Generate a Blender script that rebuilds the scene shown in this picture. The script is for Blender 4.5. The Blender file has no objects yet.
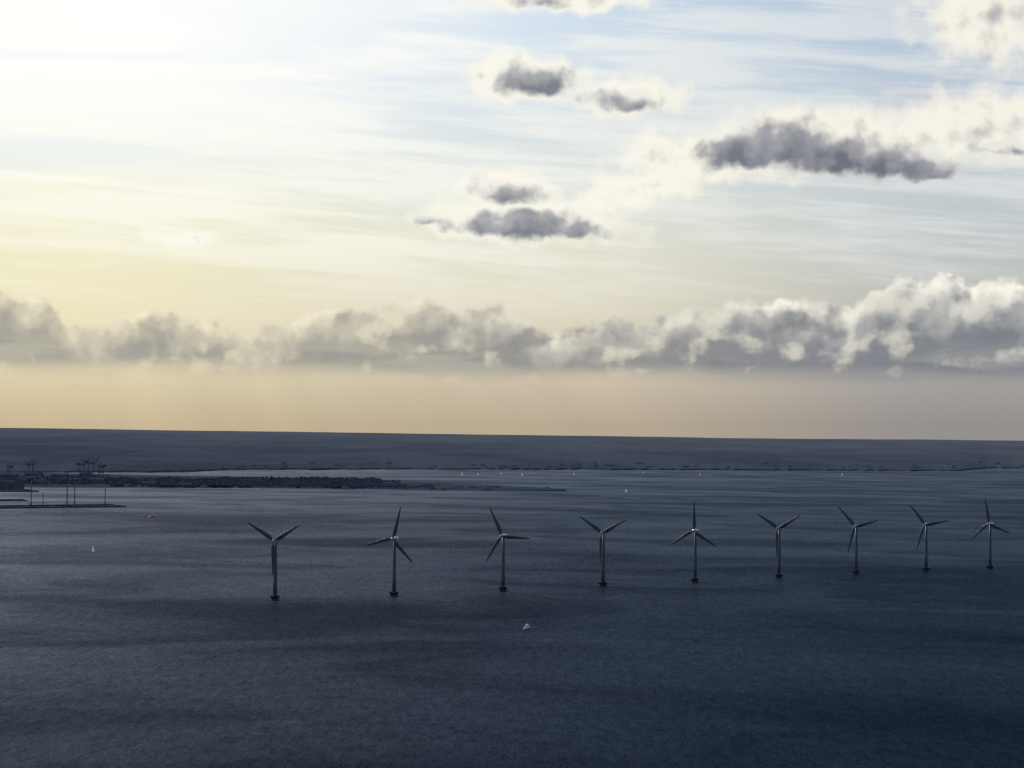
import bpy, bmesh, math, random
from mathutils import Vector, Matrix, noise as mnoise
random.seed(7)
R = math.radians
scene = bpy.context.scene
col = scene.collection
scene.view_settings.view_transform = 'Standard'
scene.view_settings.look = 'None'
scene.view_settings.exposure = 0

# ------------------------------------------------------------------ camera
H = 182.0
F = 3000.0
cd = bpy.data.cameras.new('camera')
cd.sensor_width = 36
cd.lens = 36 * F / 1024
cd.clip_start = 1
cd.clip_end = 600000
cam = bpy.data.objects.new('camera', cd)
col.objects.link(cam)
RM = Matrix.Rotation(R(90 + 0.955), 3, 'X') @ Matrix.Rotation(R(0.72), 3, 'Z')
cam.matrix_world = Matrix.Translation((0, 0, H)) @ RM.to_4x4()
scene.camera = cam

def ray(px, py):
    return (RM @ Vector(((px - 512) / F, -(py - 384) / F, -1))).normalized()
def at(px, py, z=0.0):
    d = ray(px, py)
    t = (z - H) / d.z
    return Vector((d.x * t, d.y * t, z))
def uv(px, py):
    d = ray(px, py)
    return (math.atan2(d.x, d.y) * F, math.asin(d.z) * F)

def lin(c):
    return tuple((v / 255 / 12.92) if v / 255 <= 0.04045 else ((v / 255 + 0.055) / 1.055) ** 2.4 for v in c[:3]) + (1,)

# ------------------------------------------------------------------ node helper
class NT:
    def __init__(s, tree): s.t = tree
    def link(s, sock, v):
        if isinstance(v, bpy.types.NodeSocket): s.t.links.new(v, sock)
        else: sock.default_value = v
    def m(s, op, a, b=None, c=None, clamp=False):
        n = s.t.nodes.new('ShaderNodeMath'); n.operation = op; n.use_clamp = clamp
        for i, v in enumerate((a, b, c)):
            if v is not None: s.link(n.inputs[i], v)
        return n.outputs[0]
    def v(s, op, a, b=None):
        n = s.t.nodes.new('ShaderNodeVectorMath'); n.operation = op
        s.link(n.inputs[0], a)
        if b is not None: s.link(n.inputs[1], b)
        return n.outputs['Value'] if op in ('LENGTH', 'DOT_PRODUCT') else n.outputs['Vector']
    def ss(s, x, a, b, lo=0.0, hi=1.0, kind='SMOOTHSTEP'):
        n = s.t.nodes.new('ShaderNodeMapRange'); n.interpolation_type = kind
        s.link(n.inputs[0], x)
        for i, v in enumerate((a, b, lo, hi)): s.link(n.inputs[i + 1], v)
        return n.outputs[0]
    def comb(s, x, y, z=0.0):
        n = s.t.nodes.new('ShaderNodeCombineXYZ')
        for i, v in enumerate((x, y, z)): s.link(n.inputs[i], v)
        return n.outputs[0]
    def sep(s, v):
        n = s.t.nodes.new('ShaderNodeSeparateXYZ'); s.link(n.inputs[0], v); return n.outputs
    def noise(s, vec, scale, detail=5, rough=0.55, out='Fac', lac=2.0, dist=0.0, dim='3D'):
        n = s.t.nodes.new('ShaderNodeTexNoise'); n.noise_dimensions = dim
        s.link(n.inputs['Vector'], vec)
        n.inputs['Scale'].default_value = scale
        n.inputs['Detail'].default_value = detail
        n.inputs['Roughness'].default_value = rough
        n.inputs['Lacunarity'].default_value = lac
        n.inputs['Distortion'].default_value = dist
        return n.outputs[out]
    def puff(s, vec, scale, detail=2.0, rough=0.5):
        n = s.t.nodes.new('ShaderNodeTexVoronoi'); n.voronoi_dimensions = '2D'; n.feature = 'F1'; n.normalize = True
        s.link(n.inputs['Vector'], vec)
        n.inputs['Scale'].default_value = scale
        n.inputs['Detail'].default_value = detail
        n.inputs['Roughness'].default_value = rough
        return s.m('SUBTRACT', 1.0, n.outputs['Distance'])
    def ramp(s, x, stops, interp='LINEAR'):
        n = s.t.nodes.new('ShaderNodeValToRGB'); n.color_ramp.interpolation = interp
        s.link(n.inputs[0], x)
        e = n.color_ramp.elements
        while len(e) < len(stops): e.new(0.5)
        for i, (p, c) in enumerate(stops):
            e[i].position = p
            e[i].color = c
        return n.outputs[0]
    def mix(s, f, a, b, mode='MIX'):
        n = s.t.nodes.new('ShaderNodeMix'); n.data_type = 'RGBA'; n.blend_type = mode
        s.link(n.inputs[0], f); s.link(n.inputs[6], a); s.link(n.inputs[7], b)
        return n.outputs[2]

# ------------------------------------------------------------------ world
SUN_EL, SUN_AZ = 24.0, -21.0      # azimuth measured from +Y towards +X
w = bpy.data.worlds.new('World'); scene.world = w; w.use_nodes = True
nt = w.node_tree; nt.nodes.clear(); N = NT(nt)
tc = nt.nodes.new('ShaderNodeTexCoord')
sx, sy, sz = N.sep(tc.outputs['Generated'])
U = N.m('MULTIPLY', N.m('ARCTAN2', sx, sy), F)
V = N.m('MULTIPLY', N.m('ARCSINE', sz), F)
P0 = N.comb(U, V)
nv = N.noise(P0, 1 / 36, 4, 0.5, 'Color', dim='2D')
warp = N.v('MULTIPLY', N.v('SUBTRACT', nv, (0.5, 0.5, 0.5)), (38, 20, 0))
P = N.v('ADD', P0, warp)

tV = N.m('DIVIDE', V, 460.0, clamp=True)
def vr(px, rows):
    yh = 434 + 0.0125 * (px - 512)
    r = sorted(((max(0, yh - y) / 460), lin(c)) for y, c in rows)
    return N.ramp(tV, r)
cL = vr(50, [(425, (201, 182, 148)), (380, (219, 205, 171)), (330, (236, 226, 190)), (260, (241, 236, 202)), (200, (244, 242, 218)), (150, (245, 247, 236)), (80, (251, 252, 250)), (0, (255, 255, 255))])
cC = vr(512, [(425, (186, 170, 146)), (380, (206, 193, 169)), (300, (226, 221, 200)), (240, (228, 227, 210)), (180, (222, 228, 223)), (120, (214, 225, 231)), (50, (209, 223, 235)), (0, (201, 218, 235))])
cR = vr(980, [(425, (148, 144, 142)), (385, (162, 159, 157)), (290, (190, 191, 186)), (230, (194, 201, 202)), (160, (196, 204, 208)), (100, (188, 200, 212)), (50, (181, 197, 216)), (0, (168, 188, 214))])
base = N.mix(N.ss(U, -460, 0), cL, cC)
base = N.mix(N.ss(U, 0, 470), base, cR)
# high thin veil in streaks
tilt = N.m('ADD', V, N.m('MULTIPLY', U, 0.06))
ci = N.noise(N.comb(N.m('MULTIPLY', U, 0.0022), N.m('MULTIPLY', tilt, 0.018)), 1.0, 4, 0.5, dist=0.4, dim='2D')
ci2 = N.noise(N.comb(N.m('ADD', N.m('MULTIPLY', U, 0.0045), 9.0), N.m('MULTIPLY', tilt, 0.060)), 1.0, 4, 0.6, dist=0.2, dim='2D')
vs_ = N.m('ADD', N.m('MULTIPLY', ci, 0.5), N.m('MULTIPLY', ci2, 0.5))
veil = N.m('MULTIPLY', N.ss(vs_, 0.41, 0.60), N.ss(V, 90, 220))
base = N.mix(N.m('MULTIPLY', veil, 0.6), base, N.mix(N.ss(U, -200, 500), lin((255, 253, 242)), lin((228, 231, 231))))
bl = N.m('MULTIPLY', N.ss(ci, 0.48, 0.30), N.m('MULTIPLY', N.ss(V, 200, 320), 0.34))
base = N.mix(bl, base, lin((192, 213, 234)))
# old vapour trail low on the left
trl = N.m('ABSOLUTE', N.m('SUBTRACT', V, N.m('ADD', 252, N.m('MULTIPLY', N.m('ADD', U, 512), -0.085))))
base = N.mix(N.m('MULTIPLY', N.m('MULTIPLY', N.ss(trl, 4.5, 0.0), N.ss(U, -200, -330)), 0.5), base, lin((253, 252, 240)))
# very faint slanting beams under the cloud bank, fanning out from the sun
ang = N.m('ARCTAN2', N.m('ADD', U, 560), N.m('SUBTRACT', 640, V))
rn = N.noise(N.comb(N.m('MULTIPLY', ang, 11), 0.0), 1.0, 2, 0.5, dim='2D')
beam = N.m('MULTIPLY', N.m('MULTIPLY', N.m('SUBTRACT', rn, 0.5), N.ss(V, 110, 50)), N.ss(U, 420, -60, 0.0, 0.17))
base = N.mix(1.0, base, N.comb(N.m('ADD', 1.0, beam), N.m('ADD', 1.0, beam), N.m('ADD', 1.0, N.m('MULTIPLY', beam, 0.8))), 'MULTIPLY')
# bright overexposed glow on the sun side
sd = Vector((math.sin(R(SUN_AZ)) * math.cos(R(SUN_EL)), math.cos(R(SUN_AZ)) * math.cos(R(SUN_EL)), math.sin(R(SUN_EL))))
gl = N.v('LENGTH', N.v('MULTIPLY', N.v('SUBTRACT', P0, (-360, 500, 0)), (1 / 560, 1 / 330, 1)))
base = N.mix(N.m('MULTIPLY', N.ss(gl, 1.0, 0.15), 0.8), base, (1.03, 1.03, 1.0, 1))

# cloud fields: silhouettes from warped ellipses + turbulence; self-shadow by sampling towards the sun (upper left)
OFFV = (-8.0, 12.0, 0)
Pw = N.v('ADD', P0, N.v('MULTIPLY', warp, (0.4, 0.5, 0)))
pu = N.puff(Pw, 1 / 26, 1.0, 0.5)
fb = N.noise(P0, 1 / 30, 6, 0.56, dim='2D')
fa1 = N.noise(P0, 1 / 40, 3, 0.5, dim='2D')
fa2 = N.noise(N.v('ADD', P0, OFFV), 1 / 40, 3, 0.5, dim='2D')
fbc = N.m('MULTIPLY', N.m('SUBTRACT', fb, 0.5), 2.0)
fac1 = N.m('MULTIPLY', N.m('SUBTRACT', fa1, 0.5), 2.0)
fac2 = N.m('MULTIPLY', N.m('SUBTRACT', fa2, 0.5), 2.0)
dfa = N.m('SUBTRACT', fac2, fac1)
puc = N.m('SUBTRACT', pu, 0.72)
edge = N.m('ADD', N.m('MULTIPLY', fbc, 0.45), N.m('MULTIPLY', puc, 0.6))
def field(blobs, pos):
    f = None
    for (px, py, rx, ry) in blobs:
        u, v = uv(px, py)
        d = N.v('LENGTH', N.v('MULTIPLY', N.v('SUBTRACT', pos, (u, v, 0)), (1 / rx, 1 / ry, 0)))
        g = N.m('SUBTRACT', 1.0, d)
        f = g if f is None else N.m('SMOOTH_MAX', f, g, 0.3)
    return f
PALE = [(994, 12, 84, 62), (560, 0, 110, 14), (525, 78, 72, 26), (625, 97, 74, 20), (700, 158, 106, 30),
        (815, 140, 120, 40), (965, 126, 108, 40), (505, 190, 62, 26), (520, 222, 124, 26), (610, 198, 54, 14), (183, 237, 34, 9), (645, 186, 58, 18)]
DARK = [(530, 80, 48, 17), (624, 98, 48, 11), (742, 153, 48, 18), (787, 146, 70, 26), (850, 158, 84, 22), (905, 168, 56, 12), (932, 173, 22, 5),
        (506, 193, 44, 14), (425, 219, 24, 9), (515, 223, 74, 17), (572, 231, 44, 10), (1004, 147, 40, 8), (545, 2, 36, 8)]
pf = N.m('ADD', field(PALE, P), N.m('ADD', N.m('MULTIPLY', fac1, 0.25), N.m('MULTIPLY', edge, 0.75)))
pa = N.m('MULTIPLY', N.ss(pf, -0.18, 0.5), 0.95)
pcol = N.mix(N.ss(U, -200, 480), lin((253, 250, 236)), lin((248, 243, 230)))
pcol = N.mix(N.ss(N.m('ADD', N.m('ADD', N.m('MULTIPLY', dfa, 1.0), N.m('MULTIPLY', fbc, 0.12)), N.m('MULTIPLY', pf, 0.5)), 0.2, 1.25), pcol, lin((176, 174, 177)))
sky = N.mix(pa, base, pcol)
df = N.m('ADD', field(DARK, P), N.m('MULTIPLY', edge, 0.95))
da = N.ss(df, -0.14, 0.50)
shd = N.m('ADD', field(DARK, N.v('ADD', P, (-8, 13, 0))), N.m('ADD', N.m('MULTIPLY', dfa, 0.9), N.m('MULTIPLY', edge, 0.75)))
dcol = N.mix(N.ss(U, -100, 480), lin((130, 134, 143)), lin((108, 112, 125)))
dlit = N.mix(N.ss(U, -100, 480), lin((242, 240, 230)), lin((234, 231, 223)))
dmid = N.mix(N.ss(U, -100, 480), lin((186, 187, 188)), lin((170, 170, 174)))
dcol2 = N.mix(N.ss(shd, -0.80, -0.10, kind='LINEAR'), dlit, dmid)
dcol2 = N.mix(N.ss(shd, -0.22, 0.80, kind='LINEAR'), dcol2, dcol)
sky = N.mix(da, sky, dcol2)

# long low bank of cumulus
top = [(0, 144), (60, 122), (100, 104), (150, 123), (200, 114), (250, 102), (300, 114), (350, 129), (420, 131), (500, 128), (550, 108), (600, 117), (650, 121),
       (700, 131), (750, 138), (800, 134), (850, 130), (872, 154), (900, 162), (950, 164), (1000, 162), (1024, 156)]
tU = N.m('DIVIDE', N.m('ADD', U, 560), 1120, clamp=True)
T = N.m('MULTIPLY', N.ramp(tU, [((x - 512 + 560) / 1120, (t / 200,) * 3 + (1,)) for x, t in top]), 200)
hh = N.m('SUBTRACT', T, V)
up = N.m('DIVIDE', N.m('ADD', hh, N.m('ADD', N.m('MULTIPLY', edge, 26), N.m('MULTIPLY', fac1, 13))), N.ss(U, 250, 420, 20, 13))
stn = N.noise(N.comb(N.m('MULTIPLY', U, 0.005), N.m('MULTIPLY', V, 0.040)), 1.0, 4, 0.5, dim='2D')
low = N.m('DIVIDE', N.m('ADD', N.m('SUBTRACT', V, 56), N.m('MULTIPLY', N.m('SUBTRACT', stn, 0.5), 18)), 18)
ba = N.m('MULTIPLY', N.ss(up, -0.1, 0.5), N.ss(low, -0.4, 1.0))
rim = N.ss(U, 250, 420, 15, 32)
sh_n = N.m('ADD', N.m('MULTIPLY', dfa, 30), N.m('MULTIPLY', edge, 32))
thick = N.m('DIVIDE', N.m('ADD', N.m('SUBTRACT', hh, rim), N.m('ADD', sh_n, N.m('MULTIPLY', fac1, 12))), 26)
bl1 = N.mix(N.ss(U, -400, 450), lin((248, 240, 210)), lin((252, 248, 235)))
bmid = N.mix(N.ss(U, -400, 450), lin((204, 197, 176)), lin((178, 178, 177)))
bd1 = N.mix(N.ss(U, -400, 450), lin((162, 160, 152)), lin((126, 130, 138)))
bcol = N.mix(N.ss(thick, -0.9, 0.05, kind='LINEAR'), bl1, bmid)
bcol = N.mix(N.ss(thick, -0.1, 1.3), bcol, bd1)
# darker heads inside the bank with soft patches of light between
r2 = N.noise(N.comb(N.m('ADD', N.m('MULTIPLY', U, 0.012), 40), N.m('MULTIPLY', V, 0.026)), 1.0, 4, 0.5, dim='2D')
soft = N.m('ADD', N.m('MULTIPLY', N.m('SUBTRACT', r2, 0.5), 2.4), N.m('MULTIPLY', dfa, 0.9))
bcol = N.mix(N.m('MULTIPLY', N.ss(soft, 0.1, 0.8), 0.7), bcol, N.mix(N.ss(U, -400, 450), lin((152, 150, 145)), lin((116, 120, 130))))
bcol = N.mix(N.m('MULTIPLY', N.ss(soft, -0.10, -0.75), 0.75), bcol, N.mix(N.ss(U, -400, 450), lin((228, 219, 190)), lin((218, 214, 201))))
layer = N.m('MULTIPLY', N.ss(stn, 0.50, 0.66), N.ss(V, 105, 75))
bcol = N.mix(N.m('MULTIPLY', layer, 0.4), bcol, N.mix(N.ss(U, -400, 450), lin((206, 199, 174)), lin((170, 169, 166))))
sky = N.mix(N.m('MULTIPLY', ba, 0.93), sky, bcol)

ns = nt.nodes.new('ShaderNodeTexSky'); ns.sky_type = 'NISHITA'; ns.sun_disc = False
ns.sun_elevation = R(SUN_EL); ns.sun_rotation = R(SUN_AZ); ns.dust_density = 2.0; ns.altitude = 180
nis = N.mix(1.0, ns.outputs[0], (0.09, 0.09, 0.09, 1), 'MULTIPLY')
front = N.m('MULTIPLY', N.ss(V, 1100, 560), N.ss(N.m('ABSOLUTE', U), 2200, 900))
final = N.mix(front, nis, sky)
bg = nt.nodes.new('ShaderNodeBackground'); N.link(bg.inputs[0], final); bg.inputs[1].default_value = 1.0
wo = nt.nodes.new('ShaderNodeOutputWorld'); nt.links.new(bg.outputs[0], wo.inputs[0])
try: w.cycles.sampling_method = 'NONE'
except Exception: pass

sl = bpy.data.lights.new('sun', 'SUN'); sl.energy = 2.9; sl.angle = R(2.0); sl.color = (1.0, 0.95, 0.87)
so = bpy.data.objects.new('sun', sl); col.objects.link(so)
so.rotation_euler = (-sd).to_track_quat('-Z', 'Y').to_euler()

# ------------------------------------------------------------------ materials
def mat(name, rgb, rough=0.6, var=0.25, scale=0.5, metal=0.0):
    m = bpy.data.materials.new(name); m.use_nodes = True
    t = m.node_tree; n = NT(t); b = t.nodes['Principled BSDF']
    tcn = t.nodes.new('ShaderNodeTexCoord')
    nz = n.noise(tcn.outputs['Object'], scale, 4)
    c = n.mix(n.ss(nz, 0.35, 0.65), tuple(v * (1 - var) for v in rgb) + (1,), tuple(min(1, v * (1 + var)) for v in rgb) + (1,))
    n.link(b.inputs['Base Color'], c)
    b.inputs['Roughness'].default_value = rough
    b.inputs['Metallic'].default_value = metal
    if rough > 0.85: b.inputs['Specular IOR Level'].default_value = 0.0
    return m
M = dict(
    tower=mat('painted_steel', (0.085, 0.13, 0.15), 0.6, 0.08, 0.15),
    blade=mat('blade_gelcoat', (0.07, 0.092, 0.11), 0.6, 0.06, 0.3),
    nacelle=mat('nacelle_shell', (0.8, 0.70, 0.56), 0.2, 0.05, 0.4, 0.3),
    concrete=mat('wet_concrete', (0.055, 0.066, 0.082), 0.9, 0.4, 0.6),
    darksteel=mat('dark_steel', (0.125, 0.146, 0.18), 0.9, 0.2, 0.2),
    yellow=mat('railing_paint', (0.2, 0.15, 0.05), 0.6, 0.2, 1),
    white=mat('white_paint', (0.88, 0.88, 0.86), 0.4, 0.03, 1),
    red=mat('red_paint', (0.8, 0.34, 0.27), 0.4, 0.1, 1),
    glass=mat('window_glass', (0.03, 0.04, 0.05), 0.1, 0.1, 1),
    wood=mat('deck_wood', (0.25, 0.17, 0.1), 0.6, 0.2, 2),
    shed=mat('shed_cladding', (0.11, 0.13, 0.165), 0.95, 0.3, 0.02),
    roof=mat('dark_roof', (0.085, 0.104, 0.135), 0.95, 0.2, 0.05),
    render=mat('pale_render', (0.30, 0.325, 0.36), 0.9, 0.1, 0.05),
    rock=mat('breakwater_rock', (0.06, 0.077, 0.105), 0.95, 0.3, 0.08),
    foam=mat('wake_foam', (0.6, 0.63, 0.66), 0.95, 0.2, 1.5),
)
ms = bpy.data.materials.new('sailcloth'); ms.use_nodes = True
t = ms.node_tree; n = NT(t); b = t.nodes['Principled BSDF']; b.inputs['Roughness'].default_value = 0.8
tcn = t.nodes.new('ShaderNodeTexCoord')
cc = n.mix(n.noise(tcn.outputs['Object'], 0.8, 2), (0.74, 0.73, 0.68, 1), (0.80, 0.79, 0.74, 1)); n.link(b.inputs['Base Color'], cc)
tr = t.nodes.new('ShaderNodeBsdfTranslucent'); n.link(tr.inputs[0], cc)
mxs = t.nodes.new('ShaderNodeMixShader'); mxs.inputs[0].default_value = 0.3
t.links.new(b.outputs[0], mxs.inputs[1]); t.links.new(tr.outputs[0], mxs.inputs[2]); t.links.new(mxs.outputs[0], t.nodes['Material Output'].inputs[0])
M['sail'] = ms

# ------------------------------------------------------------------ object helpers
def obj(name, bm, m, parent=None, smooth=False):
    me = bpy.data.meshes.new(name); bm.normal_update(); bm.to_mesh(me); bm.free()
    if smooth:
        for p in me.polygons: p.use_smooth = True
    me.materials.append(m)
    o = bpy.data.objects.new(name, me); col.objects.link(o)
    if parent: o.parent = parent
    return o
def thing(name, label, cat, loc=(0, 0, 0), rz=0.0, group=None):
    o = bpy.data.objects.new(name, None); col.objects.link(o)
    o.location = loc; o.rotation_euler = (0, 0, rz)
    o['label'] = label; o['category'] = cat
    if group: o['group'] = group
    return o
def tag(o, label, cat, group=None, kind=None):
    if label: o['label'] = label
    if cat: o['category'] = cat
    if group: o['group'] = group
    if kind: o['kind'] = kind
    return o
def kids(o): return [c for c in bpy.data.objects if c.parent == o]
def dup(root, loc, rz=0.0, label=None, scale=None):
    r = root.copy(); col.objects.link(r); r.location = loc; r.rotation_euler = (0, 0, rz)
    if label: r['label'] = label
    if scale: r.scale = scale
    for ch in kids(root):
        c = ch.copy(); col.objects.link(c); c.parent = r
        for g in kids(ch):
            d = g.copy(); col.objects.link(d); d.parent = c
    return r
def box(bm, c, s, rz=0.0, taper=1.0):
    vs = []
    for z in (-1, 1):
        k = taper if z > 0 else 1.0
        for x, y in ((-1, -1), (1, -1), (1, 1), (-1, 1)):
            p = Vector((x * s[0] / 2 * k, y * s[1] / 2 * k, z * s[2] / 2))
            p.rotate(Matrix.Rotation(rz, 3, 'Z'))
            vs.append(bm.verts.new(p + Vector(c)))
    for f in ((3, 2, 1, 0), (4, 5, 6, 7), (0, 1, 5, 4), (1, 2, 6, 5), (2, 3, 7, 6), (3, 0, 4, 7)):
        bm.faces.new([vs[i] for i in f])
def lathe(bm, prof, seg=24, c=(0, 0, 0), mtx=None):
    rings = []
    for r, z in prof:
        ring = []
        for i in range(seg):
            a = 2 * math.pi * i / seg
            p = Vector((r * math.cos(a), r * math.sin(a), z))
            if mtx: p = mtx @ p
            ring.append(bm.verts.new(p + Vector(c)))
        rings.append(ring)
    for a, b in zip(rings, rings[1:]):
        for i in range(seg):
            j = (i + 1) % seg
            bm.faces.new((a[i], a[j], b[j], b[i]))
    bm.faces.new(rings[0][::-1]); bm.faces.new(rings[-1])
def bar(bm, a, b, r, seg=6, r2=None):
    a = Vector(a); b = Vector(b); d = b - a
    q = d.to_track_quat('Z', 'Y').to_matrix()
    lathe(bm, [(r, 0), (r2 if r2 is not None else r, d.length)], seg, a, q)

# ------------------------------------------------------------------ sea
def grid_plane(name, x0, x1, y0, y1, z, m):
    bm = bmesh.new()
    vs = [bm.verts.new(p) for p in ((x0, y0, z), (x1, y0, z), (x1, y1, z), (x0, y1, z))]
    bm.faces.new(vs)
    return obj(name, bm, m)
sm = bpy.data.materials.new('sea_water'); sm.use_nodes = True
t = sm.node_tree; t.nodes.clear(); n = NT(t)
geo = t.nodes.new('ShaderNodeNewGeometry')
pos = geo.outputs['Position']
f1 = n.noise(n.v('MULTIPLY', pos, (0.60, 0.080, 1)), 1.0, 2, 0.7, dim='2D')
f2 = n.noise(n.v('MULTIPLY', pos, (0.16, 0.028, 1)), 1.0, 3, 0.65, dist=0.5, dim='2D')
fine = n.m('ADD', n.m('MULTIPLY', f1, 0.55), n.m('MULTIPLY', f2, 0.45))
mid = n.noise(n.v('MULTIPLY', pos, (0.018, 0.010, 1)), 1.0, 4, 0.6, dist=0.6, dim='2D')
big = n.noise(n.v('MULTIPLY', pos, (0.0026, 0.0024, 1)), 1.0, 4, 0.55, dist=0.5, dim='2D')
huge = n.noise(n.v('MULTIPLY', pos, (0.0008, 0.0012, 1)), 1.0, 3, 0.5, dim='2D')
lw = t.nodes.new('ShaderNodeLayerWeight'); lw.inputs[0].default_value = 0.5
g0 = n.m('POWER', lw.outputs['Facing'], 16.0)
g1 = n.m('POWER', lw.outputs['Facing'], 60.0)
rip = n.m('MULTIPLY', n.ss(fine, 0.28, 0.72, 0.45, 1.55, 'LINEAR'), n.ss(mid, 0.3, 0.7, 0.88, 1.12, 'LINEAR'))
gust_shade = n.m('MULTIPLY', n.ss(big, 0.34, 0.62, 0.72, 1.15), n.ss(huge, 0.35, 0.65, 0.82, 1.12))  # broad cloud shadows and wind patches, painted in by varying the gloss amount
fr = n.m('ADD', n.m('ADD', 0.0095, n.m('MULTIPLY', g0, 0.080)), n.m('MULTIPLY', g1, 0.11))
fac = n.m('MULTIPLY', n.m('MULTIPLY', fr, rip), gust_shade, clamp=True)
gls = t.nodes.new('ShaderNodeBsdfGlossy'); gls.inputs['Roughness'].default_value = 0.34
gls.inputs['Color'].default_value = (0.67, 0.81, 1.0, 1)
dfs = t.nodes.new('ShaderNodeBsdfDiffuse')
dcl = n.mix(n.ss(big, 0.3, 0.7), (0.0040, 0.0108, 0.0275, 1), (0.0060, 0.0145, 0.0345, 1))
dcl = n.mix(1.0, dcl, n.mix(n.ss(fine, 0.28, 0.72, kind='LINEAR'), (0.65, 0.65, 0.65, 1), (1.35, 1.35, 1.35, 1)), 'MULTIPLY')
n.link(dfs.inputs['Color'], dcl)
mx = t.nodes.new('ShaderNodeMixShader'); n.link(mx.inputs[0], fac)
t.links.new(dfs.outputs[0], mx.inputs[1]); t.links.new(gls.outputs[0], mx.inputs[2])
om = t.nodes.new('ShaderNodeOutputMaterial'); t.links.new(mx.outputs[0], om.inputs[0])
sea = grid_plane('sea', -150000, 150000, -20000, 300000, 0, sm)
tag(sea, None, None, kind='structure')

# ------------------------------------------------------------------ mainland
lm = bpy.data.materials.new('far_land'); lm.use_nodes = True
t = lm.node_tree; n = NT(t); b = t.nodes['Principled BSDF']
geo = t.nodes.new('ShaderNodeNewGeometry'); px_, py_, pz_ = n.sep(geo.outputs['Position'])
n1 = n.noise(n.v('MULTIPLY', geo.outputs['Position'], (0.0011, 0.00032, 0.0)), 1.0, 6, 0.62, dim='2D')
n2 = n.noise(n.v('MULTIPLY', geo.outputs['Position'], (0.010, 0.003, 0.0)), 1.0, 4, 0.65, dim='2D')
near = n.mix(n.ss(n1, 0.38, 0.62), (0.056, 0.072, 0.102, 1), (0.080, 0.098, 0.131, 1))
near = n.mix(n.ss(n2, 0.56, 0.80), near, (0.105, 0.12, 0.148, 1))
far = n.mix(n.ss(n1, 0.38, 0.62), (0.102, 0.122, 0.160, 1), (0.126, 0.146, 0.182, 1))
n.link(b.inputs['Base Color'], n.mix(n.ss(py_, 14000, 30000), near, far))  # aerial haze painted into the land colour, paler and bluer with distance
b.inputs['Roughness'].default_value = 1.0; b.inputs['Specular IOR Level'].default_value = 0.0
def interp(pts, x):
    if x <= pts[0][0]: return pts[0][1]
    for (a, ya), (c, yc) in zip(pts, pts[1:]):
        if x <= c: return ya + (yc - ya) * (x - a) / (c - a)
    return pts[-1][1]
shore = [(-300, 474), (0, 473), (190, 472), (230, 470), (400, 469.5), (700, 470), (900, 471), (960, 471), (985, 468.5), (1100, 468.5), (1400, 470)]
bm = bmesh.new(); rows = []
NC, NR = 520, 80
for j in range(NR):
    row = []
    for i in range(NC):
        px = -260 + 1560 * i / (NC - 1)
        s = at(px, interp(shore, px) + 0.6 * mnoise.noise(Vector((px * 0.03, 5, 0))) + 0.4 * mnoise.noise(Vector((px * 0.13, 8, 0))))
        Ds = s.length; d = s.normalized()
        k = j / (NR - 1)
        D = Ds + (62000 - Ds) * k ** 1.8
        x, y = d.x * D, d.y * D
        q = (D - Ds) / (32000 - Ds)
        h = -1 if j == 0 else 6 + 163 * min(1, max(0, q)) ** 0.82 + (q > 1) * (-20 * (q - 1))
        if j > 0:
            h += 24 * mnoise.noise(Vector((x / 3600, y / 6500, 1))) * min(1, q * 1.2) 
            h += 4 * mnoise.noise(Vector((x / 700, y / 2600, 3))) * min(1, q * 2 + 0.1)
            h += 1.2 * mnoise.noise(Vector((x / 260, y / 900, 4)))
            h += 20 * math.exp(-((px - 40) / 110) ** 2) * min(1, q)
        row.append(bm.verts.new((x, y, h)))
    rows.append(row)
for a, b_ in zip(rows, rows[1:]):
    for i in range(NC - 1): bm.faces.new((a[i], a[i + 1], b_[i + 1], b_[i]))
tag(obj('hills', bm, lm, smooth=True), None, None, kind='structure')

# ------------------------------------------------------------------ low peninsula and piers
pm = mat('peninsula_ground', (0.062, 0.081, 0.112), 1.0, 0.2, 0.004)
def slab(name, near, far, h, m, zj=0.6):
    bm = bmesh.new(); n_ = 90
    a0 = [at(*p) for p in near]; f0 = [at(*p) for p in far]
    def samp(pts, k):
        f = k * (len(pts) - 1); i = min(int(f), len(pts) - 2); return pts[i].lerp(pts[i + 1], f - i)
    R_ = []
    for i in range(n_ + 1):
        k = i / n_; A = samp(a0, k); B = samp(f0, k)
        r = []
        for q, z in ((0, -2), (0.04, h), (0.25, h), (0.5, h), (0.75, h), (0.96, h), (1, -2)):
            p = A.lerp(B, q)
            j = mnoise.noise(Vector((p.x / 60, p.y / 200, 2))) * zj if z > 0 else 0
            r.append(bm.verts.new((p.x, p.y, max(-2, z + j))))
        R_.append(r)
    for a, c in zip(R_, R_[1:]):
        for i in range(6): bm.faces.new((a[i], c[i], c[i + 1], a[i + 1]))
    bm.faces.new(R_[0]); bm.faces.new(R_[-1][::-1])
    bmesh.ops.recalc_face_normals(bm, faces=bm.faces)
    return tag(obj(name, bm, m), None, None, kind='structure')
slab('peninsula', [(-120, 487), (20, 487.5), (110, 488), (220, 488), (340, 489), (440, 490), (500, 490.8), (566, 491.2)],
     [(-120, 472), (20, 473), (110, 475), (220, 477), (340, 479), (430, 483), (500, 486.8), (566, 490)], 4.5, pm)

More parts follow.
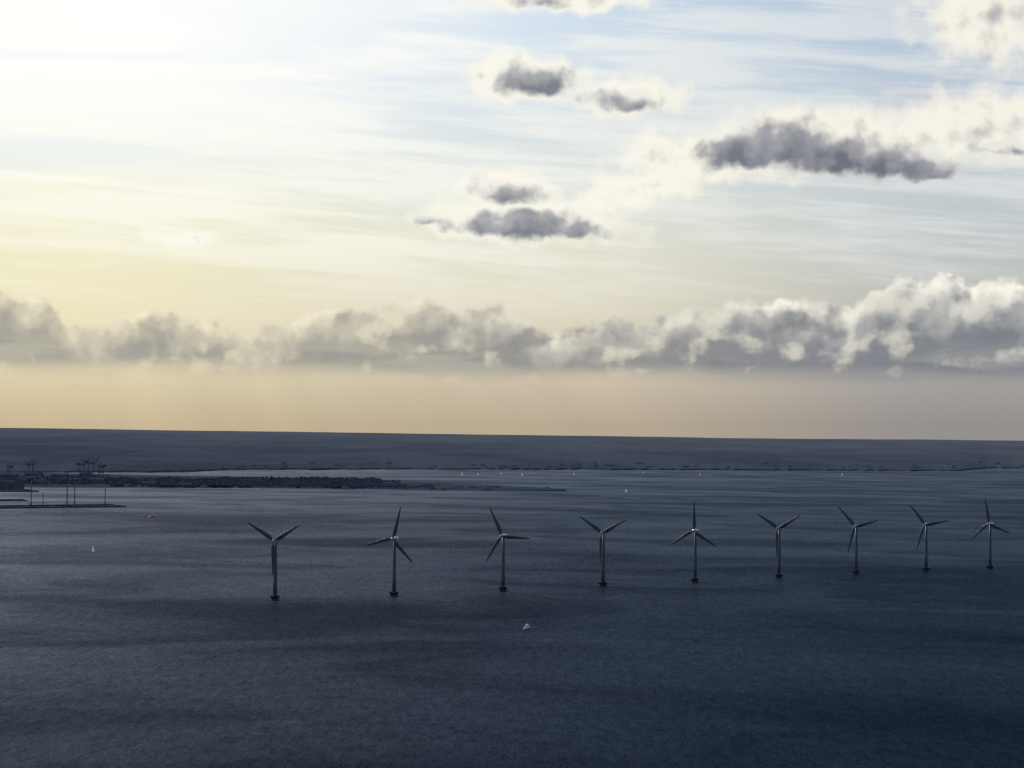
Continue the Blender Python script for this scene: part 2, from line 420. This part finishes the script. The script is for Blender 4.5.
def breakwater(name, label, p0, p1, width, h):
    A = at(*p0); B = at(*p1); d = (B - A); L = d.length; d.normalize(); nrm = Vector((-d.y, d.x, 0))
    root = thing(name, label, 'breakwater', (A.x, A.y, 0))
    bm = bmesh.new(); prev = None; n_ = int(L / 6)
    for i in range(n_ + 1):
        c = d * (L * i / n_)
        r = []
        for o, z in ((-width / 2 - 3, -2), (-width / 2, h), (-width / 5, h + .8), (width / 5, h + .8), (width / 2, h), (width / 2 + 3, -2)):
            j = random.uniform(-0.9, 0.9) if z > 0 else 0
            r.append(bm.verts.new((c.x + nrm.x * o, c.y + nrm.y * o, z + j)))
        if prev:
            for q in range(5): bm.faces.new((prev[q], r[q], r[q + 1], prev[q + 1]))
        else: bm.faces.new(r)
        prev = r
    bm.faces.new(prev[::-1]); bmesh.ops.recalc_face_normals(bm, faces=bm.faces)
    obj('rock_bank', bm, M['rock'], root)
    bm = bmesh.new(); c = d * (L / 2)
    box(bm, (c.x, c.y, h + 2.0), (L * 0.96, width * 0.3, 1.6), math.atan2(d.y, d.x))
    obj('parapet', bm, M['concrete'], root)
    return root
breakwater('breakwater', 'long low dark pier carrying the thin masts, nearest to the left frame edge', (-40, 508.5), (113, 506.5), 90, 3.2)
breakwater('breakwater', 'short dark jetty with sheds jutting from the left edge above the mast pier', (-40, 491.5), (30, 491.5), 120, 3.5)
breakwater('breakwater', 'thin stub of breakwater between the two left piers', (-40, 501.5), (24, 501), 40, 2.0)

# masts on the pier
def make_mast():
    r = thing('pier_mast', '', 'mast', group='tall thin masts on the left pier')
    bm = bmesh.new(); lathe(bm, [(2.2, 0), (2.0, 4), (1.3, 5), (0.9, 40)], 10); obj('pole', bm, M['darksteel'], r)
    bm = bmesh.new(); box(bm, (0, 0, 0.8), (8.5, 8.5, 3.2), 0, 0.8); obj('footing', bm, M['concrete'], r)
    bm = bmesh.new(); lathe(bm, [(0.9, 40), (1.7, 41), (1.7, 42.5), (0.9, 43.2)], 10); obj('lamp_head', bm, M['darksteel'], r)
    return r
masts = [(31, 507.6, 1.05, 'leftmost thin dark mast on the left pier'), (43, 507.4, 0.72, 'short dark mast, second from the left on the pier'),
         (67, 507.1, 1.08, 'tall dark mast, left one of the close pair mid pier'), (74.5, 507.0, 1.0, 'tall dark mast, right one of the close pair mid pier'),
         (105, 506.6, 0.9, 'lone dark mast near the outer tip of the left pier')]
m0 = make_mast()
for i, (x, y, s, lb) in enumerate(masts):
    p = at(x, y) + Vector((0, 0, 3.5))
    o = m0 if i == 0 else dup(m0, p)
    o.location = p; o.scale = (s, s, s); o['label'] = lb

# ------------------------------------------------------------------ woods on the peninsula (one mass)
fm = mat('far_foliage', (0.066, 0.085, 0.117), 1.0, 0.22, 0.006)
tb = bmesh.new(); bmesh.ops.create_icosphere(tb, subdivisions=1, radius=1)
tv = [v_.co.copy() for v_ in tb.verts]; tf = [tuple(v_.index for v_ in f.verts) for f in tb.faces]; tb.free()
def wood(name, rects, hh):
    vs, fs = [], []
    for (x0, x1, y0, y1, count, hs) in rects:
        for _ in range(count):
            tx = random.uniform(x0, x1)
            p = at(tx, random.uniform(y0, y1))
            dens = mnoise.noise(Vector((tx / 26, 3, 0)))
            if random.random() > 0.78 + dens * 0.9: continue
            r = random.uniform(4, 8)
            h = 0.8 * hs * random.uniform(*hh) * (0.9 + 0.7 * mnoise.noise(Vector((tx / 18, p.y / 900, 0))))
            o = len(vs)
            for c in tv:
                k = 1 + random.uniform(-0.25, 0.25)
                vs.append((p.x + c.x * r * k, p.y + c.y * r * k, 2.0 + h * 0.5 + c.z * h * 0.5 * k))
            fs.extend(tuple(i + o for i in f) for f in tf)
    me = bpy.data.meshes.new(name); me.from_pydata(vs, [], fs)
    me.polygons.foreach_set('use_smooth', [True] * len(fs)); me.materials.append(fm)
    o = bpy.data.objects.new(name, me); col.objects.link(o)
    return tag(o, 'dark far-off wood covering the long low peninsula', 'wood', kind='stuff')
wood('wood', [(-60, 110, 477, 486, 1800, .8), (110, 180, 479, 487.5, 1200, .9), (160, 300, 480, 488, 2300, .9), (210, 330, 479, 488, 1800, 1), (290, 380, 480, 488.5, 1800, 1.0),
              (330, 400, 482, 489, 1100, .8), (395, 445, 485.5, 489.3, 400, .55), (430, 500, 487.8, 490, 160, .45), (480, 550, 489, 490.6, 90, .4)], (6, 13))

# ------------------------------------------------------------------ port buildings
def make_shed(L, W, Hh, m, name='warehouse'):
    r = thing(name, '', 'warehouse')
    bm = bmesh.new(); box(bm, (0, 0, Hh / 2), (L, W, Hh)); obj('wall', bm, m, r)
    bm = bmesh.new()
    a = [bm.verts.new(p) for p in ((-L / 2 - .5, -W / 2 - .5, Hh + .01), (L / 2 + .5, -W / 2 - .5, Hh + .01), (L / 2 + .5, W / 2 + .5, Hh + .01), (-L / 2 - .5, W / 2 + .5, Hh + .01), (-L / 2 - .5, 0, Hh + W * 0.16), (L / 2 + .5, 0, Hh + W * 0.16))]
    for f in ((3, 2, 1, 0), (0, 1, 5, 4), (2, 3, 4, 5), (0, 4, 3), (1, 2, 5)): bm.faces.new([a[i] for i in f])
    obj('roof', bm, M['roof'], r)
    for q in (-0.25, 0.25):
        bm = bmesh.new(); box(bm, (L * q, -W / 2 - 0.1, Hh * 0.3), (L * 0.12, 0.3, Hh * 0.6)); obj('door', bm, M['darksteel'], r)
    return r
s0 = make_shed(60, 30, 10, M['shed']); s1 = make_shed(38, 24, 12, M['render'])
s0['label'] = 'low grey warehouse in the port on the left part of the peninsula'; s0['group'] = 'grey warehouses in the far port'
s1['label'] = 'small pale building among the dark woods and sheds of the peninsula'; s1['group'] = 'pale buildings in the far port'
g0_ = [(4, 486), (22, 484), (40, 486), (58, 483), (78, 486), (98, 484), (118, 486), (136, 483), (10, 478), (34, 477), (60, 478), (86, 477), (112, 480), (150, 487), (186, 487.5), (5, 490.5), (17, 491)]
for i, (x, y) in enumerate(g0_):
    o = s0 if i == 0 else dup(s0, (0, 0, 0))
    o.location = at(x, y) + Vector((0, 0, 3)); o.rotation_euler.z = random.uniform(-.5, .5)
    k = random.uniform(0.6, 1.2); o.scale = (k, k, random.uniform(0.7, 1.4))
g1_ = [(14, 481), (48, 480), (128, 487), (170, 483), (204, 488), (262, 488.5), (345, 489.3), (392, 489.5)]
for i, (x, y) in enumerate(g1_):
    o = s1 if i == 0 else dup(s1, (0, 0, 0))
    o.location = at(x, y) + Vector((0, 0, 3)); o.rotation_euler.z = random.uniform(-.4, .4)
    k = random.uniform(0.3, 0.6); o.scale = (k, k, k * 0.8)

# gantry cranes
def make_crane():
    r = thing('gantry_crane', '', 'crane', group='dark harbour cranes beyond the port')
    for x in (-9, 9):
        for y in (-8, 8):
            bm = bmesh.new(); bar(bm, (x, y, 0), (x * 0.9, y * 0.6, 36), 1.1); obj('leg', bm, M['darksteel'], r)
    bm = bmesh.new(); box(bm, (0, 0, 37), (22, 14, 3)); obj('portal', bm, M['darksteel'], r)
    bm = bmesh.new(); box(bm, (0, 0, 14), (18, 1.6, 2)); obj('crossbeam', bm, M['darksteel'], r)
    bm = bmesh.new(); bar(bm, (-26, 0, 38), (12, 0, 40), 1.4, 4); obj('girder', bm, M['darksteel'], r)
    bm = bmesh.new(); bar(bm, (12, 0, 40), (26, 0, 66), 1.2, 4); obj('boom', bm, M['darksteel'], r)
    bm = bmesh.new(); bar(bm, (-5, 0, 38), (4, 0, 60), 1.0); bar(bm, (8, 0, 38), (4, 0, 60), 1.0); bar(bm, (4, 0, 60), (26, 0, 66), 0.4); bar(bm, (4, 0, 60), (-26, 0, 38), 0.4); obj('mast_frame', bm, M['darksteel'], r)
    bm = bmesh.new(); box(bm, (-14, 0, 43), (12, 7, 6)); obj('machine_house', bm, M['shed'], r)
    return r
c0 = make_crane()
for i, (x, y, s, rz, lb) in enumerate([(82, 476, 1.05, 0.2, 'dark harbour crane, left of the close trio on the skyline of the port'), (91, 476.5, 1.25, 0.1, 'dark harbour crane, middle and tallest of the close trio'),
                                (101, 477, 0.95, 2.9, 'dark harbour crane, right of the close trio, boom to the left'), (31, 475, 0.95, 0.4, 'dark harbour crane standing apart between the trio and the left frame edge'),
                                (9, 476, 0.8, 2.7, 'small dark harbour crane nearest the left frame edge')]):
    p = at(x, y) + Vector((0, 0, 3)); o = c0 if i == 0 else dup(c0, p, rz)
    o.location = p; o.rotation_euler.z = rz; o.scale = (s, s, s); o['label'] = lb

# pale houses along the far shore
def make_house():
    r = thing('coast_house', 'tiny pale house on the far shore', 'house', group='pale houses dotted along the far shore')
    bm = bmesh.new(); box(bm, (0, 0, 6), (24, 14, 12)); obj('wall', bm, M['render'], r)
    bm = bmesh.new()
    a = [bm.verts.new(p) for p in ((-12.6, -7.6, 12), (12.6, -7.6, 12), (12.6, 7.6, 12), (-12.6, 7.6, 12), (-12.6, 0, 17), (12.6, 0, 17))]
    for f in ((3, 2, 1, 0), (0, 1, 5, 4), (2, 3, 4, 5), (0, 4, 3), (1, 2, 5)): bm.faces.new([a[i] for i in f])
    obj('roof', bm, M['shed'], r)
    return r
h0 = make_house()
for i in range(64):
    x = random.uniform(215, 1040); y = interp(shore, x) - random.choice((0.25, 0.4, 0.7, 1.1, 1.8))
    p = at(x, y)
    D = p.length; o = h0 if i == 0 else dup(h0, p)
    Ds = at(x, interp(shore, x)).length; q = (D - Ds) / (32000 - Ds)
    o.location = (p.x, p.y, 5 + 160 * max(0, q) ** 0.82); o.rotation_euler.z = random.uniform(-.5, .5)
    k = random.uniform(0.4, 1.0); o.scale = (k * random.uniform(.8, 1.6), k, k * 0.8)

# ------------------------------------------------------------------ wind turbines
def blade_bm(phase, L=36.0, hubr=1.2):
    bm = bmesh.new(); rings = []
    st = [(0, 1.0, 1.0, 0), (.04, 1.0, 1.0, 0), (.10, 1.9, .85, 16), (.2, 2.4, .65, 12), (.35, 2.1, .50, 8), (.55, 1.6, .36, 5), (.75, 1.2, .26, 2), (.92, .8, .17, 0), (.98, .5, .1, 0), (1, .15, .04, 0)]
    for k, ch, th, tw in st:
        ring = []
        for i in range(14):
            a = 2 * math.pi * i / 14
            x = ch * math.cos(a); y = th * math.sin(a)
            if k > .06:
                x += ch * 0.35; y *= (0.55 + 0.45 * (1 - math.cos(a)) / 2 * 1.4)
            p = Vector((x, y, hubr + k * L)); p.rotate(Matrix.Rotation(R(tw), 3, 'Z'))
            p.rotate(Matrix.Rotation(phase, 3, 'Y'))
            ring.append(bm.verts.new(p + Vector((0, -5.2, 64))))
        rings.append(ring)
    for a, c in zip(rings, rings[1:]):
        for i in range(14): bm.faces.new((a[i], a[(i + 1) % 14], c[(i + 1) % 14], c[i]))
    bm.faces.new(rings[0][::-1]); bm.faces.new(rings[-1])
    bmesh.ops.recalc_face_normals(bm, faces=bm.faces)
    return bm
meshes = {}
def turbine(px, py, phase, yaw, label, first):
    p = at(px, py)
    rz = math.atan2(-p.x, p.y) + yaw
    root = thing('wind_turbine', label, 'wind turbine', p, rz, 'row of offshore wind turbines')
    if first:
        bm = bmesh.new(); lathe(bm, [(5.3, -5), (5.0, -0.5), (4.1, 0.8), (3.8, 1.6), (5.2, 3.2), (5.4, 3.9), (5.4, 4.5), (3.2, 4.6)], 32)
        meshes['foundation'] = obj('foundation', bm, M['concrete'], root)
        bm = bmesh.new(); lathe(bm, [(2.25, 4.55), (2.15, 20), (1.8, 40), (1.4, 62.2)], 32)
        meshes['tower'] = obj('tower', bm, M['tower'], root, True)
        bm = bmesh.new()
        for k in range(16):
            a = 2 * math.pi * k / 16; bar(bm, (5.1 * math.cos(a), 5.1 * math.sin(a), 4.4), (5.1 * math.cos(a), 5.1 * math.sin(a), 5.7), 0.06, 5)
        for z in (5.1, 5.7):
            for k in range(16):
                a = 2 * math.pi * k / 16; c = 2 * math.pi * (k + 1) / 16
                bar(bm, (5.1 * math.cos(a), 5.1 * math.sin(a), z), (5.1 * math.cos(c), 5.1 * math.sin(c), z), 0.05, 5)
        meshes['railing'] = obj('railing', bm, M['yellow'], root)
        bm = bmesh.new(); box(bm, (0, -2.24, 6.2), (1.0, 0.3, 2.4)); meshes['door'] = obj('door', bm, M['darksteel'], root)
        bm = bmesh.new()
        prof = [(-3.4, 1.25, 1.25), (-2.4, 1.7, 1.65), (1.0, 1.85, 1.9), (5.0, 1.8, 1.9), (7.6, 1.3, 1.5)]
        rr = []
        for y, hx, hz in prof:
            ring = []
            for k in range(20):
                a = 2 * math.pi * k / 20; cx, cz = math.cos(a), math.sin(a)
                e = 0.6
                ring.append(bm.verts.new((hx * math.copysign(abs(cx) ** e, cx), y, 64 + hz * math.copysign(abs(cz) ** e, cz))))
            rr.append(ring)
        for a, c in zip(rr, rr[1:]):
            for k in range(20): bm.faces.new((a[k], a[(k + 1) % 20], c[(k + 1) % 20], c[k]))
        bm.faces.new(rr[0][::-1]); bm.faces.new(rr[-1]); bmesh.ops.recalc_face_normals(bm, faces=bm.faces)
        meshes['nacelle'] = obj('nacelle', bm, M['nacelle'], root, True)
        bm = bmesh.new(); mt = Matrix.Rotation(R(90), 3, 'X')
        lathe(bm, [(1.5, 3.45), (1.65, 4.2), (1.7, 5.4), (1.35, 6.6), (0.7, 7.3), (0.15, 7.6)], 24, (0, 0, 64), mt)
        meshes['hub'] = obj('hub', bm, M['nacelle'], root, True)
        bm = bmesh.new(); bar(bm, (0, 5.4, 65.8), (0, 5.4, 68.2), 0.08); box(bm, (0, 5.4, 68.2), (0.9, 0.12, 0.12)); meshes['wind_vane'] = obj('wind_vane', bm, M['darksteel'], root)
    else:
        for k, o in meshes.items():
            c = o.copy(); col.objects.link(c); c.parent = root
    for q in range(3):
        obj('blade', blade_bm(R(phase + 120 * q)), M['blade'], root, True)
    return root
TB = [(275, 600, 60, 'leftmost and nearest wind turbine, blades in a Y, one hanging down the tower'),
      (394, 596, 15, 'second wind turbine from the left, one blade upright leaning right'),
      (503, 591, -27, 'third wind turbine from the left, one blade pointing level right'),
      (603, 586, 62, 'fourth wind turbine from the left, blades spread in a Y with one down'),
      (695, 582, 0, 'fifth and middle wind turbine, one blade straight up along the tower line'),
      (779, 578, 61, 'sixth wind turbine from the left, blades in a Y, first beyond the middle one'),
      (856, 574, -45, 'third wind turbine from the right end, one blade pointing to upper left'),
      (926, 571, -41, 'second wind turbine from the right end of the row'),
      (990, 569, -10, 'rightmost and farthest wind turbine, one blade nearly upright')]
for i, (x, y, ph, lb) in enumerate(TB):
    turbine(x, y, ph, R(-28), lb, i == 0)

# ------------------------------------------------------------------ boats
def hull_bm(L, B, D):
    bm = bmesh.new(); rings = []
    for k in range(13):
        f = k / 12; x = (f - .5) * L
        w_ = B / 2 * (min(1, 0.72 + f * 0.9) if f < .45 else max(0.02, 1 - ((f - .45) / .55) ** 2.2))
        sh = D * (1 + 0.35 * f * f)
        pts = [(0, -D * .45 * (1 - f ** 4)), (w_ * .7, -D * .2 * (1 - f ** 4)), (w_ * .95, sh * .4), (w_, sh)]
        ring = [bm.verts.new((x + (z / D) * 0.05 * L * f, -y, z)) for y, z in reversed(pts)] + [bm.verts.new((x + (z / D) * 0.05 * L * f, y, z)) for y, z in pts[1:]]
        rings.append(ring)
    for a, c in zip(rings, rings[1:]):
        for i in range(6): bm.faces.new((a[i], a[i + 1], c[i + 1], c[i]))
        bm.faces.new((a[6], a[0], c[0], c[6]))
    bm.faces.new(rings[0]); bm.faces.new(rings[-1][::-1])
    bmesh.ops.recalc_face_normals(bm, faces=bm.faces)
    return bm
def motorboat(p, rz, label, hm, s=1.0, name='motorboat', cm=None):
    r = thing(name, label, 'boat', p, rz); r.scale = (s, s, s)
    obj('hull', hull_bm(9, 3, 1.2), hm, r)
    bm = bmesh.new(); box(bm, (0.2, 0, 2.3), (4.2, 2.3, 2.1), 0, 0.8); cb = obj('cabin', bm, cm or M['white'], r)
    for y in (-1, 1):
        bm = bmesh.new(); box(bm, (0.2, y * 1.04, 2.5), (2.4, 0.1, 0.5)); obj('window', bm, M['glass'], cb)
    bm = bmesh.new(); box(bm, (2.25, 0, 2.5), (0.1, 1.4, 0.5)); obj('windscreen', bm, M['glass'], r)
    bm = bmesh.new(); bar(bm, (-0.6, 0, 3.3), (-0.6, 0, 5.6), 0.08); bar(bm, (-0.6, -.7, 4.6), (-0.6, .7, 4.6), 0.05); obj('mast', bm, M['white'], r)
    bm = bmesh.new(); prev = None
    for k in range(6):
        x = -3.6 - k * 0.45; w_ = 1.3 + 0.12 * k; z = 0.42 * (1 - k / 5) + 0.05
        ring = [bm.verts.new((x, -w_, 0.02)), bm.verts.new((x, -w_ * .5, z)), bm.verts.new((x, 0, z * .6)), bm.verts.new((x, w_ * .5, z)), bm.verts.new((x, w_, 0.02))]
        if prev:
            for q in range(4): bm.faces.new((prev[q], prev[q + 1], ring[q + 1], ring[q]))
        prev = ring
    obj('wake', bm, M['foam'], r, True)
    return r
def sailboat(p, rz, label, s=1.0, group=None, proto=None):
    r = thing('sailboat', label, 'sailboat', p, rz, group); r.scale = (s, s, s)
    obj('hull', hull_bm(10, 3, 1.0), M['white'], r)
    bm = bmesh.new(); bar(bm, (0.6, 0, 1), (0.6, 0, 14), 0.1, 8, 0.06); obj('mast', bm, M['white'], r)
    bm = bmesh.new(); bar(bm, (0.5, 0, 2.2), (-4, 0.6, 2.2), 0.08); obj('boom', bm, M['wood'], r)
    def sail(name, a, b_, c, belly):
        bm = bmesh.new(); n_ = 8; g = []
        a, b_, c = Vector(a), Vector(b_), Vector(c)
        for i in range(n_ + 1):
            l = a.lerp(b_, i / n_); q = c.lerp(b_, i / n_)
            g.append([bm.verts.new(l.lerp(q, j / 5) + Vector((0, belly * math.sin(math.pi * j / 5) * (1 - i / n_), 0))) for j in range(6)])
        for u_, v_ in zip(g, g[1:]):
            for j in range(5): bm.faces.new((u_[j], u_[j + 1], v_[j + 1], v_[j]))
        bmesh.ops.remove_doubles(bm, verts=bm.verts, dist=1e-4)
        obj(name, bm, M['sail'], r, True)
    sail('mainsail', (0.45, 0, 2.3), (0.5, 0, 13.7), (-3.9, 0.6, 2.3), 0.5)
    sail('jib', (4.6, 0, 1.6), (0.75, 0, 12), (0.9, 0.5, 1.8), 0.4)
    bm = bmesh.new(); box(bm, (-0.6, 0, 1.35), (3.4, 1.7, 0.6), 0, 0.8); obj('cabin', bm, M['white'], r)
    return r
motorboat(at(527, 628.5), 1.1, 'small white motorboat on open water below the third and fourth turbines', M['white'], 1.15)
motorboat(at(152.5, 517.3), 0.7, 'small red boat on the water left of the turbines, below the peninsula', M['red'], 2.0, 'fishing_boat', M['red'])
sailboat(at(93, 552), 1.25, 'lone white sailboat on open water near the left frame edge', 0.75)
sailboat(at(626, 492.5), 0.8, 'tiny white sailboat on the water above the fourth turbine', 0.95)
sb = sailboat(at(462, 475.5), 0.8, 'tiny white sailboat near the far shore', 1.15, 'white sailboats far off along the far shore')
for x, y in [(478, 476), (501, 474.5), (522, 476), (531, 474), (574, 475), (643, 473.5), (700, 475.5), (842, 476)]:
    k = random.uniform(0.7, 1.2); dup(sb, at(x, y), random.uniform(0.5, 1.2), scale=(k, k, k))
# buoy
r = thing('buoy', 'small dark buoy on the water below the sixth turbine', 'buoy', at(774, 627))
bm = bmesh.new(); lathe(bm, [(0.4, -1), (1.3, -.3), (1.3, .6), (0.5, .9)], 16); obj('float', bm, M['concrete'], r)
bm = bmesh.new(); lathe(bm, [(0.45, .85), (0.2, 2.6), (0.35, 2.7), (0.05, 3.3)], 12); obj('top_mark', bm, M['darksteel'], r)
